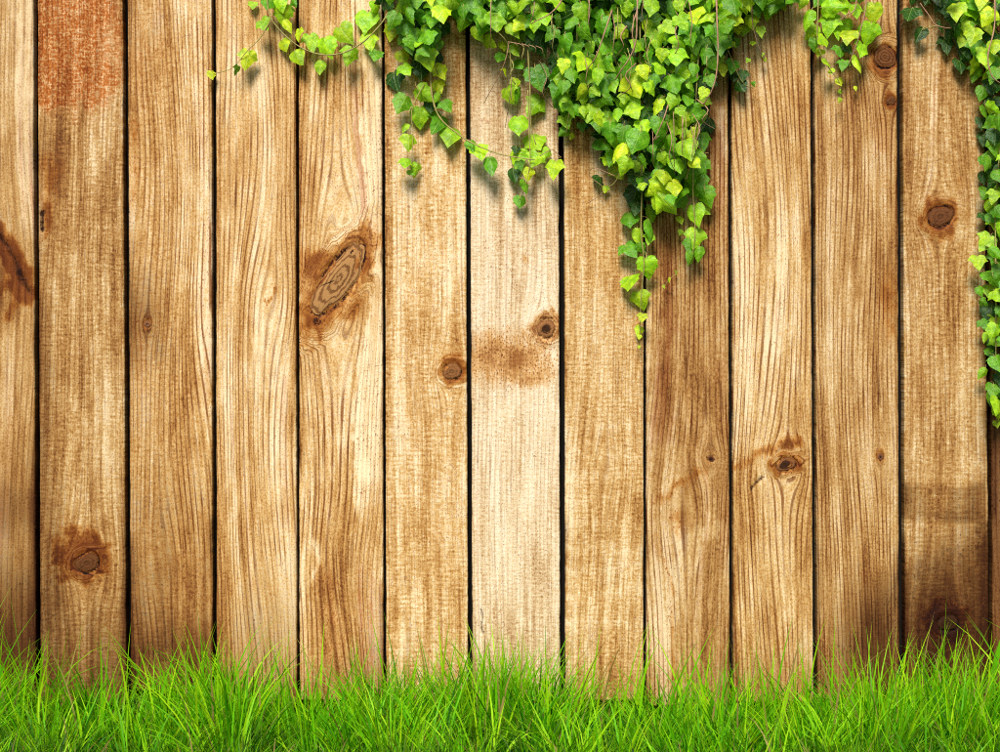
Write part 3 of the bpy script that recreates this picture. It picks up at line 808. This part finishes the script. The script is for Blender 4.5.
MASS = [(372, -52), (806, -52), (792, -4), (764, 4), (738, 14), (726, 38), (714, 60), (708, 95), (702, 130), (696, 168), (686, 190), (668, 204), (642, 196), (630, 168), (612, 160), (606, 132), (592, 112),
        (572, 112), (556, 92), (554, 40), (540, 44), (524, 30), (480, 24), (458, 10), (440, 14), (432, 50), (424, 60), (408, 52), (398, 26), (384, 6)]
HAND = {
    'V_RUN': [(264, 25, 16, 1), (284, 14, 19, 1), (288, 24, 13, 0), (247, 60, 17, 0), (237, 71, 10, 2), (283, 43, 15, 0), (297, 56, 17, 1), (298, 35, 11, 0), (311, 43, 16, 1), (326, 46, 19, 1),
              (320, 66, 19, 1), (345, 34, 20, 1), (349, 57, 17, 1), (366, 21, 21, 1), (370, 42, 18, 1), (376, 55, 13, 2), (375, 7, 13, 1), (268, 3, 14, 2), (292, 2, 10, 2), (212, 75, 8, 0), (253, 5, 8, 1), (280, 3, 14, 1)],
    'V_BR': [(403, 10, 21, 1), (392, 28, 18, 0), (415, 39, 23, 1), (427, 56, 19, 1), (418, 15, 15, 2), (403, 57, 15, 0), (406, 70, 14, 1), (394, 80, 18, 3), (421, 70, 18, 3), (424, 95, 19, 1),
             (440, 68, 15, 0), (438, 84, 14, 0), (428, 30, 14, 1), (441, 30, 16, 3), (437, 44, 15, 2), (402, 104, 20, 2), (420, 117, 20, 1), (439, 122, 22, 2), (451, 134, 20, 1), (431, 105, 16, 3), (447, 106, 14, 2), (438, 98, 12, 1),
             (404, 127, 10, 1), (409, 142, 17, 1), (405, 163, 14, 1), (418, 170, 12, 1), (411, 172, 10, 2), (480, 151, 21, 1), (472, 146, 11, 2), (491, 165, 18, 2), (517, 159, 17, 1), (513, 173, 14, 3), (535, 159, 15, 1),
             (548, 153, 11, 1), (554, 170, 18, 0), (529, 173, 13, 0), (526, 187, 13, 2), (520, 202, 12, 2), (516, 150, 8, 3), (520, 166, 9, 2)],
    'V_CL': [(465, 20, 21, 1), (478, 33, 16, 0), (490, 43, 14, 0), (492, 27, 13, 1), (484, 20, 14, 1), (498, 15, 17, 1), (475, 5, 21, 2), (504, 46, 11, 0), (515, 28, 14, 1), (525, 32, 18, 1), (512, 10, 15, 1),
             (515, 50, 14, 1), (500, 57, 13, 2), (518, 63, 15, 2), (506, 73, 10, 0), (516, 83, 10, 0), (508, 95, 17, 1), (519, 95, 16, 2), (537, 77, 24, 2), (534, 107, 23, 1), (518, 125, 21, 1), (536, 141, 21, 1),
             (541, 42, 22, 3), (545, 30, 18, 3), (496, 4, 15, 2), (452, 3, 17, 1), (437, 4, 22, 1)],
    'V_MID': [(560, 105, 17, 2), (566, 100, 16, 1), (566, 122, 15, 1), (564, 132, 10, 2), (572, 137, 7, 0), (565, 80, 20, 1), (576, 82, 18, 2), (584, 95, 16, 1), (594, 107, 16, 1), (585, 116, 14, 1), (582, 127, 9, 2), (576, 110, 12, 2),
              (563, 52, 24, 2), (562, 68, 22, 3), (585, 35, 24, 3), (574, 22, 22, 3), (598, 18, 16, 0), (580, 57, 20, 2), (603, 62, 22, 1), (605, 85, 22, 2), (596, 88, 20, 2), (607, 120, 20, 1), (604, 144, 18, 2), (618, 105, 15, 2)],
    'V_LONG': [(630, 108, 22, 1), (624, 134, 21, 1), (624, 152, 20, 0), (607, 161, 14, 1), (618, 172, 15, 0), (600, 181, 14, 3), (605, 189, 8, 0), (642, 158, 24, 3), (641, 180, 23, 3), (634, 198, 19, 3), (629, 219, 21, 2), (655, 193, 18, 1),
               (662, 177, 17, 2), (661, 150, 17, 1), (670, 145, 14, 0), (648, 113, 22, 3), (665, 202, 21, 1), (678, 200, 19, 2), (673, 189, 14, 1), (652, 213, 14, 1), (653, 228, 19, 2), (638, 236, 14, 1), (649, 239, 11, 1), (630, 250, 17, 2), (642, 248, 11, 2),
               (647, 268, 21, 1), (629, 282, 19, 1), (641, 300, 15, 1), (642, 318, 9, 0), (639, 331, 8, 0), (639, 337, 5, 0), (639, 347, 3, 0), (668, 280, 5, 0), (664, 287, 4, 0), (676, 273, 5, 0), (636, 208, 14, 3)],
    'V_RT': [(694, 184, 24, 2), (700, 166, 21, 2), (707, 198, 17, 2), (696, 215, 18, 1), (696, 236, 18, 1), (691, 259, 12, 2), (690, 246, 14, 2), (699, 253, 14, 2), (681, 219, 8, 0), (681, 232, 6, 1), (707, 211, 8, 1), (676, 129, 16, 0), (687, 138, 15, 0), (687, 152, 15, 0), (670, 160, 14, 1),
             (685, 120, 16, 0), (705, 125, 18, 3), (703, 140, 18, 2), (724, 68, 14, 0), (727, 44, 16, 0), (723, 60, 10, 0), (737, 43, 10, 2), (732, 67, 13, 2), (743, 76, 13, 3), (741, 86, 13, 3), (734, 76, 11, 3), (753, 84, 5, 2), (748, 60, 5, 1),
             (758, 10, 15, 1), (768, 10, 15, 1), (780, 2, 17, 0), (752, 20, 13, 0), (761, 31, 10, 1), (753, 43, 6, 1), (744, 30, 9, 1), (728, 12, 22, 0), (703, 17, 19, 0), (728, 22, 20, 1), (745, 3, 17, 0), (738, 30, 9, 0), (789, 1, 10, 1), (765, 60, 4, 0), (763, 54, 4, 1)],
    'V_SM': [(807, 18, 18, 1), (812, 31, 14, 1), (815, 44, 13, 2), (822, 40, 12, 1), (820, 52, 10, 0), (828, 62, 15, 1), (831, 71, 9, 1), (843, 65, 12, 2), (840, 51, 15, 2), (848, 47, 13, 3), (829, 24, 18, 1), (838, 32, 14, 1), (846, 27, 14, 1), (848, 35, 17, 0),
             (830, 7, 21, 1), (843, 6, 17, 1), (855, 10, 19, 1), (875, 13, 18, 0), (869, 33, 19, 1), (863, 49, 19, 1), (859, 63, 19, 0), (840, 82, 7, 0), (840, 92, 4, 1), (856, 88, 4, 0), (840, 100, 5, 0), (803, 2, 12, 1), (820, -3, 18, 2), (860, -4, 18, 2), (836, -10, 20, 1), (848, -14, 20, 2)],
    'V_UP': [(910, 13, 19, 3), (919, 35, 17, 3), (912, 0, 10, 3), (928, 0, 8, 3), (945, 8, 18, 3), (955, 15, 16, 3), (943, 25, 13, 3), (947, 43, 17, 3), (969, 10, 17, 1), (963, 20, 15, 1), (969, 27, 14, 1), (956, 31, 12, 2), (963, 40, 14, 0), (968, 48, 18, 3), (961, 65, 18, 3), (975, 5, 17, 2),
             (950, 35, 14, 3), (960, 3, 14, 2), (940, -6, 18, 3), (957, -10, 19, 2), (972, -8, 18, 2), (922, -8, 14, 3), (966, 57, 14, 3)],
    'V_EDGE': [(990, 25, 18, 0), (988, 38, 17, 0), (984, 52, 16, 1), (996, 46, 16, 0), (997, 60, 17, 0), (980, 66, 16, 0), (975, 74, 14, 2), (988, 9, 18, 0), (998, 15, 16, 1), (983, 93, 13, 2), (992, 102, 14, 3), (987, 113, 14, 2), (982, 122, 11, 3), (995, 121, 15, 1), (996, 85, 16, 2), (990, 74, 14, 0),
               (998, 133, 14, 1), (984, 138, 15, 3), (985, 160, 14, 2), (996, 155, 15, 1), (983, 176, 13, 3), (996, 172, 15, 2), (987, 192, 14, 2), (998, 190, 15, 1), (994, 208, 15, 1), (985, 217, 13, 3), (985, 243, 17, 1), (978, 263, 16, 0), (996, 226, 17, 1), (989, 276, 15, 2), (996, 262, 16, 2),
               (990, 290, 12, 1), (981, 291, 9, 2), (998, 290, 16, 2), (984, 303, 9, 2), (991, 313, 13, 0), (984, 324, 11, 2), (997, 322, 13, 0), (986, 336, 10, 1), (995, 341, 14, 1), (983, 373, 12, 1), (997, 362, 14, 2), (990, 352, 10, 2), (993, 398, 17, 2), (999, 413, 11, 1), (998, 380, 14, 3), (997, 424, 9, 0)],
}
VN = dict(V_RUN=V_RUN, V_BR=V_BR, V_CL=V_CL, V_MID=V_MID, V_LONG=V_LONG, V_RT=V_RT, V_SM=V_SM, V_UP=V_UP, V_EDGE=V_EDGE)
for key, lst in HAND.items():
    for (px, py, sz, tone) in lst:
        dpt = random.uniform(0.018, 0.042) if tone < 3 else random.uniform(0.014, 0.03)
        if in_poly(px, py, MASS): dpt += 0.035
        if sz < 9: dpt = random.uniform(0.012, 0.03)
        leaf(VN[key], px, py, sz, dpt, tone)


UPR = [(936, -52), (1046, -52), (1046, 72), (992, 70), (974, 58), (962, 30), (944, 12)]
EDG = [(992, 60), (1046, 60), (1040, 300), (1024, 400), (1004, 420), (994, 400), (990, 330), (992, 250), (990, 150)]


def owner(x, y):
    if x < 458: return V_BR
    if x < 548: return V_CL
    if x < 622: return V_MID
    if x < 684 - 0.05 * y: return V_LONG
    return V_RT


def scatter(poly, step, size, depth, tones, who):
    xs = [p[0] for p in poly]; ys = [p[1] for p in poly]
    pts = []
    tries = int((max(xs) - min(xs)) * (max(ys) - min(ys)) / step ** 2 * 6)
    for _ in range(tries):
        x, y = random.uniform(min(xs), max(xs)), random.uniform(min(ys), max(ys))
        if not in_poly(x, y, poly): continue
        if any((x - a) ** 2 + (y - b) ** 2 < step ** 2 for a, b in pts): continue
        pts.append((x, y))
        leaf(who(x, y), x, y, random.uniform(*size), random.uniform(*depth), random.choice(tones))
    return len(pts)


nfill = scatter(MASS, 11.8, (15, 22), (0.010, 0.030), [DARK], owner)  # back leaves coloured dark for the shaded pockets deep in the ivy
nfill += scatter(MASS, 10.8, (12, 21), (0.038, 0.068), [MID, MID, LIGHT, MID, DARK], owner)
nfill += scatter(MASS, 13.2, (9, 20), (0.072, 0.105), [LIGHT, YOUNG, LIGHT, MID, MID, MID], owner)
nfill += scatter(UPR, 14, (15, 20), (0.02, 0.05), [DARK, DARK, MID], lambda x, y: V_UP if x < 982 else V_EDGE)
nfill += scatter(UPR, 17, (14, 19), (0.055, 0.085), [LIGHT, YOUNG, MID, MID], lambda x, y: V_UP if x < 982 else V_EDGE)
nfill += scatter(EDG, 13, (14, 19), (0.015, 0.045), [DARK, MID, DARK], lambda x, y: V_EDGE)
nfill += scatter(EDG, 12.5, (11, 17), (0.05, 0.08), [LIGHT, MID, MID, DARK, MID], lambda x, y: V_EDGE)
print('fill leaves', nfill)

g, w = GREEN_STEM, WOODY_STEM
tube('stem', V_RUN, [(392, -50, .03), (390, 5, .05), (374, 32, .05), (350, 50, .045), (325, 55, .045), (300, 47, .045), (278, 28, .045), (268, 8, .045), (266, -40, .03)], .0013, .0008, g)
tube('stem', V_RUN, [(272, 18, .045), (260, 38, .04), (248, 50, .035), (232, 68, .025), (212, 74, .012)], .0009, .0004, g)
tube('stem', V_BR, [(404, -50, .03), (408, 20, .045), (428, 60, .045), (432, 96, .045), (440, 118, .045), (458, 134, .045), (472, 143, .045), (490, 151, .045), (508, 156, .045), (535, 160, .04)], .0016, .0008, g)
tube('stem', V_BR, [(424, 84, .04), (412, 110, .04), (413, 135, .035), (411, 170, .03)], .0009, .0005, g)
tube('stem', V_BR, [(528, 90, .04), (529, 130, .04), (530, 160, .04), (526, 184, .035), (520, 200, .03)], .0009, .0005, g)
tube('stem', V_BR, [(540, 156, .04), (552, 150, .035), (561, 158, .03)], .0007, .0003, w)
tube('stem', V_CL, [(470, -50, .03), (476, 10, .045), (496, 30, .05), (508, 45, .05), (511, 70, .045), (511, 100, .045)], .0012, .0006, g)
tube('stem', V_CL, [(530, -50, .03), (528, 40, .04), (530, 90, .04), (531, 125, .04), (536, 145, .035)], .0012, .0006, g)
tube('tendril', V_CL, [(509, 42, .055), (506, 58, .055), (500, 74, .045), (491, 90, .03), (484, 103, .012)], .0009, .0004, w)
tube('tendril', V_CL, [(512, 78, .05), (510, 95, .04), (507, 115, .02), (505, 128, .008)], .0007, .0003, w)
tube('tendril', V_CL, [(566, -8, .09), (558, 6, .11), (548, 15, .115), (536, 21, .11), (531, 24, .10)], .0012, .0006, w)
tube('tendril', V_CL, [(534, -6, .09), (534, 10, .11), (530, 24, .10)], .0009, .0005, w)
for a in range(5):
    tube('tendril', V_CL, [(508 + a * 7, 42 + a, .07), (514 + a * 7, 43 + 1.5 * a, .075), (518 + a * 6, 46 + 2 * a, .07)], .0008, .0004, w)
tube('stem', V_MID, [(575, -50, .03), (577, 40, .05), (572, 90, .045), (566, 135, .035)], .0015, .0006, g)
tube('stem', V_MID, [(600, -50, .03), (603, 60, .05), (606, 110, .045), (605, 150, .03)], .0015, .0006, g)
tube('tendril', V_MID, [(612, 10, .10), (606, 28, .12), (600, 46, .12), (594, 60, .115), (586, 70, .10)], .0013, .0007, w)
tube('tendril', V_LONG, [(638, -12, .10), (637, 12, .125), (636, 40, .125), (630, 57, .12), (622, 69, .115), (615, 80, .10)], .0015, .0008, w)
tube('stem', V_LONG, [(640, -50, .03), (640, 60, .05), (639, 130, .05), (642, 180, .05), (641, 230, .045), (644, 262, .04), (641, 298, .03), (640, 330, .018), (639, 348, .01)], .0016, .0004, g)
tube('stem', V_LONG, [(622, -50, .03), (621, 100, .05), (620, 170, .045), (608, 188, .035)], .0013, .0005, g)
tube('tendril', V_LONG, [(615, 176, .05), (594, 168, .04), (590, 176, .03), (604, 190, .025), (588, 203, .008)], .0006, .0003, w)
tube('tendril', V_LONG, [(668, 105, .10), (664, 118, .11), (658, 132, .105), (654, 140, .10), (659, 136, .095)], .0012, .0006, w)
tube('stem', V_LONG, [(682, 262, .03), (676, 273, .025), (668, 281, .02), (663, 289, .012)], .0005, .0003, g)
tube('stem', V_RT, [(700, -50, .03), (698, 60, .05), (694, 130, .05), (693, 190, .045), (695, 230, .04), (692, 262, .03)], .0015, .0005, g)
tube('tendril', V_RT, [(716, -12, .09), (717, 20, .12), (718, 50, .12), (716, 76, .12), (711, 92, .115), (703, 105, .10)], .0015, .0009, w)
tube('tendril', V_RT, [(699, 120, .08), (698, 135, .085), (693, 150, .08), (690, 164, .07), (686, 180, .06)], .0011, .0006, w)
for q in range(34):
    x_, y_ = random.uniform(430, 735), random.uniform(-20, 60)
    if q > 22: x_, y_ = random.uniform(600, 710), random.uniform(60, 130)
    L_ = random.uniform(22, 60); dx_ = random.gauss(0, 9)
    d_ = 0.098 if in_poly(x_, y_ + L_ * .5, MASS) else 0.04
    tube('tendril', owner(x_, y_), [(x_, y_, d_ - .01), (x_ + dx_ * .6, y_ + L_ * .35, d_ + .008), (x_ + dx_ * .3, y_ + L_ * .7, d_ + .006), (x_ + dx_, y_ + L_, d_ - .02)], random.uniform(.0006, .0013), .0004, random.choice((g, w, w)))
tube('stem', V_RT, [(752, -40, .03), (752, 15, .05), (755, 35, .045), (760, 50, .035), (766, 60, .025)], .0010, .0005, w)
tube('stem', V_RT, [(726, 28, .08), (735, 52, .05), (745, 54, .03), (750, 60, .02)], .0008, .0004, w)
tube('stem', V_RT, [(728, 50, .06), (736, 70, .04), (744, 84, .03), (753, 88, .015)], .0008, .0004, g)
tube('stem', V_SM, [(820, -50, .03), (818, 10, .045), (818, 45, .04), (829, 68, .03), (840, 84, .02), (840, 102, .01)], .0012, .0004, g)
tube('stem', V_SM, [(858, -50, .03), (856, 5, .05), (846, 15, .055), (838, 22, .05)], .0012, .0006, w)
tube('stem', V_SM, [(868, -40, .03), (866, 5, .05), (861, 28, .05), (858, 40, .045), (848, 66, .035)], .0012, .0006, w)
tube('stem', V_UP, [(962, -50, .03), (958, 20, .04), (938, 26, .035), (928, 14, .03), (920, 3, .025)], .0012, .0006, w)
tube('stem', V_UP, [(938, 26, .035), (930, 27, .03), (922, 30, .025)], .0008, .0005, g)
tube('stem', V_EDGE, [(992, -50, .04), (995, 20, .07), (988, 55, .08), (992, 76, .08), (1002, 84, .07)], .0013, .0008, w)
tube('stem', V_EDGE, [(1006, -50, .03), (1004, 100, .04), (996, 200, .04), (996, 300, .04), (996, 380, .035), (997, 425, .02)], .0018, .0006, g)

# ------------------------------------------------------------------ grass
def grass_material():
    m = NT('grass_blade')
    a = m.attr('blade'); t, rnd, dry = m.sep(a.outputs['Vector'])
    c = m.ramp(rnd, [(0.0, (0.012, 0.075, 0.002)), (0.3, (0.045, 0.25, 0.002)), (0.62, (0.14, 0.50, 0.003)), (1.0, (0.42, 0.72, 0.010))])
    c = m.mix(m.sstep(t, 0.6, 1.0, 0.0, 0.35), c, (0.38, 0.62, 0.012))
    c = m.mix(dry, c, (0.34, 0.22, 0.09))
    p = m.principled(c, 0.5, 0.14)
    tr = m.n('ShaderNodeBsdfTranslucent'); m.put(tr.inputs[0], m.mix(1.0, c, (1.3, 1.25, 0.4), 'MULTIPLY'))
    mx = m.n('ShaderNodeMixShader'); mx.inputs[0].default_value = 0.38
    m.t.links.new(p.outputs[0], mx.inputs[1]); m.t.links.new(tr.outputs[0], mx.inputs[2])
    return m.out(mx.outputs[0])


def blades(x, y, h, az, lean, curl, w, face, rnd, dry, segs=6):
    """vectorised curved, tapering grass blades -> verts, faces, per-vertex (t, rnd, dry)"""
    n = len(x)
    t = np.linspace(0, 1, segs + 1)[None, :]
    ang = lean[:, None] + curl[:, None] * t ** 1.6          # angle from vertical along the blade
    ds = h[:, None] / segs
    hor = np.concatenate([np.zeros((n, 1)), np.cumsum(np.sin(ang[:, :-1]) * ds, 1)], 1)
    ver = np.concatenate([np.zeros((n, 1)), np.cumsum(np.cos(ang[:, :-1]) * ds, 1)], 1)
    cx = x[:, None] + hor * np.cos(az)[:, None]
    cy = y[:, None] + hor * np.sin(az)[:, None]
    wid = w[:, None] * 0.5 * np.clip(1.15 * (1 - t ** 2.2), 0.02, 1) * (0.7 + 0.3 * np.minimum(t * 5, 1))
    tx, ty = np.cos(face)[:, None], np.sin(face)[:, None]
    twist = 0.0
    L = np.stack([cx - wid * tx, cy - wid * ty, ver], -1)
    Rr = np.stack([cx + wid * tx, cy + wid * ty, ver], -1)
    V = np.stack([L, Rr], 2).reshape(n, -1, 3)
    k = 2 * (segs + 1)
    base = (np.arange(n) * k)[:, None]
    q = np.array([[2 * s, 2 * s + 1, 2 * s + 3, 2 * s + 2] for s in range(segs)])
    F = (base[:, :, None] + q[None]).reshape(-1, 4)
    A = np.stack([np.repeat(np.broadcast_to(t, (n, segs + 1)), 2, 1), np.broadcast_to(rnd[:, None], (n, k)), np.broadcast_to(dry[:, None], (n, k))], -1)
    return V.reshape(-1, 3), F, A.reshape(-1, 3)


# height profile along the fence, photo px -> relative height of the sward
PX = np.array([-400, 0, 30, 70, 110, 150, 200, 245, 290, 330, 380, 420, 460, 520, 560, 600, 650, 700, 750, 800, 850, 890, 930, 970, 1000, 1400])
PH = np.array([1.0, 1.22, 1.10, 0.95, 0.82, 0.82, 1.10, 1.10, 0.82, 0.80, 1.05, 0.95, 1.12, 1.15, 0.95, 0.78, 0.80, 0.90, 0.92, 0.80, 0.92, 1.15, 1.15, 1.12, 1.15, 1.0])
allV, allF, allA = [], [], []
voff = 0


def add_blades(*a, **k):
    global voff
    V, F, A = blades(*a, **k)
    allV.append(V); allF.append(F + voff); allA.append(A); voff += len(V)


def tufts(nt, per, x0, x1, y0, y1, hlo, hhi, wlo, whi, spread, shade=0.48):
    cx = RNG.uniform(x0, x1, nt); cy = RNG.uniform(y0, y1, nt)
    th = RNG.uniform(0.68, 1.25, nt); ta = RNG.uniform(0, 2 * np.pi, nt); tl = RNG.uniform(0, 0.3, nt); tc = RNG.uniform(-.25, .25, nt)
    idx = np.repeat(np.arange(nt), per)
    n = len(idx)
    r = spread * np.sqrt(RNG.random(n)); a = RNG.uniform(0, 2 * np.pi, n)
    x = cx[idx] + r * np.cos(a); y = np.minimum(cy[idx] + r * np.sin(a), -0.012)
    px = 500 + x / S * CAM_D / (CAM_D + y)
    h = 1.03 * RNG.uniform(hlo, hhi, n) * th[idx] * np.interp(px, PX, PH)
    lx = np.cos(a) * 0.26 + np.cos(ta)[idx] * tl[idx] + RNG.normal(0, .10, n)
    ly = np.sin(a) * 0.26 + np.sin(ta)[idx] * tl[idx] + RNG.normal(0, .10, n)
    az = np.arctan2(ly, lx); lean = np.hypot(lx, ly)
    # keep blades rooted by the boards from poking through them
    toward = (np.sin(az) > 0) & (y > -0.10)
    az = np.where(toward, -az, az)
    curl = np.abs(RNG.normal(0.75, 0.55, n))
    curl = np.where(RNG.random(n) < 0.14, curl + 1.1, curl)
    face = RNG.normal(0, 0.75, n)
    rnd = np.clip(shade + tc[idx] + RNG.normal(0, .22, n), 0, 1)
    dry = (RNG.random(n) < 0.035) * RNG.uniform(.5, 1, n)
    w = RNG.uniform(wlo, whi, n)
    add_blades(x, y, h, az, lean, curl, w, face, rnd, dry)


tufts(1500, 22, -1.25, 1.25, -0.52, -0.02, 0.04, 0.098, 0.0016, 0.0036, 0.03, -0.02)       # short undergrowth, coloured dark to stand in for shade at the base
tufts(270, 52, -1.25, 1.25, -0.34, -0.02, 0.07, 0.165, 0.0015, 0.0038, 0.026, 0.55)
tufts(60, 20, -1.25, 1.25, -0.52, -0.34, 0.06, 0.11, 0.0018, 0.0042, 0.03, 0.5)       # the sward itself
tufts(110, 16, -1.25, 1.25, -0.20, -0.02, 0.12, 0.205, 0.0018, 0.0042, 0.028, 0.62)        # taller fringe against the boards
tufts(420, 24, -2.1, 2.1, -1.15, -0.5, 0.06, 0.12, 0.0022, 0.0045, 0.045)           # towards the camera
for sx in (-1, 1):
    tufts(330, 24, *sorted((sx * 1.25, sx * 2.1)), -0.52, -0.02, 0.06, 0.135, 0.0022, 0.0042, 0.035)
# single tall stalks
n = 400
sx = np.concatenate([RNG.uniform(-1.0, 1.0, 190), RNG.normal(0.67, 0.08, 80), RNG.normal(0.02, 0.09, 55), RNG.normal(-0.44, .05, 45), RNG.normal(-.78, .03, 15), RNG.normal(0.42, .05, 15)])
sy = RNG.uniform(-0.25, -0.03, n)
add_blades(sx, sy, RNG.uniform(0.14, 0.232, n), RNG.uniform(np.pi, 2 * np.pi, n), np.abs(RNG.normal(0.1, .12, n)), np.abs(RNG.normal(.35, .4, n)), RNG.uniform(.0020, .0046, n), RNG.normal(0, .5, n), np.clip(RNG.normal(.72, .16, n), 0, 1), (RNG.random(n) < .14) * 0.9, segs=9)
# the few broad blades at both edges
bx = np.array([-0.755, -0.775, 0.742, 0.765, 0.735]); by = np.array([-0.10, -0.14, -0.10, -0.13, -0.16])
add_blades(bx, by, np.array([0.25, 0.19, 0.25, 0.21, .17]), np.array([3.3, 5.8, -0.25, -.1, 3.6]), np.array([.10, .3, .12, .25, .3]), np.array([.35, .7, .28, .5, .8]), np.array([.0115, .007, .0105, .007, .006]), np.array([0.1, .3, -.1, .2, 0]), np.array([.55, .5, .55, .6, .4]), np.zeros(5), segs=12)
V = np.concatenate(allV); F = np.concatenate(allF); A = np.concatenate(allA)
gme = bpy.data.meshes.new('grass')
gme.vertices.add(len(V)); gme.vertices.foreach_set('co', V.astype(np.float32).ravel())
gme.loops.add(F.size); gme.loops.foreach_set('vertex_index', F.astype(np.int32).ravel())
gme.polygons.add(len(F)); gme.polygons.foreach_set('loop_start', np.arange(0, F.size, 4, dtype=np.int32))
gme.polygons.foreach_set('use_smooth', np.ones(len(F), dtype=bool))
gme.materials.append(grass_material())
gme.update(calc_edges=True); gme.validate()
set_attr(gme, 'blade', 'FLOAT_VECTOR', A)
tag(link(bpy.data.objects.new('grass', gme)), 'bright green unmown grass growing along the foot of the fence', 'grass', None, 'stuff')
print('grass quads', len(F))
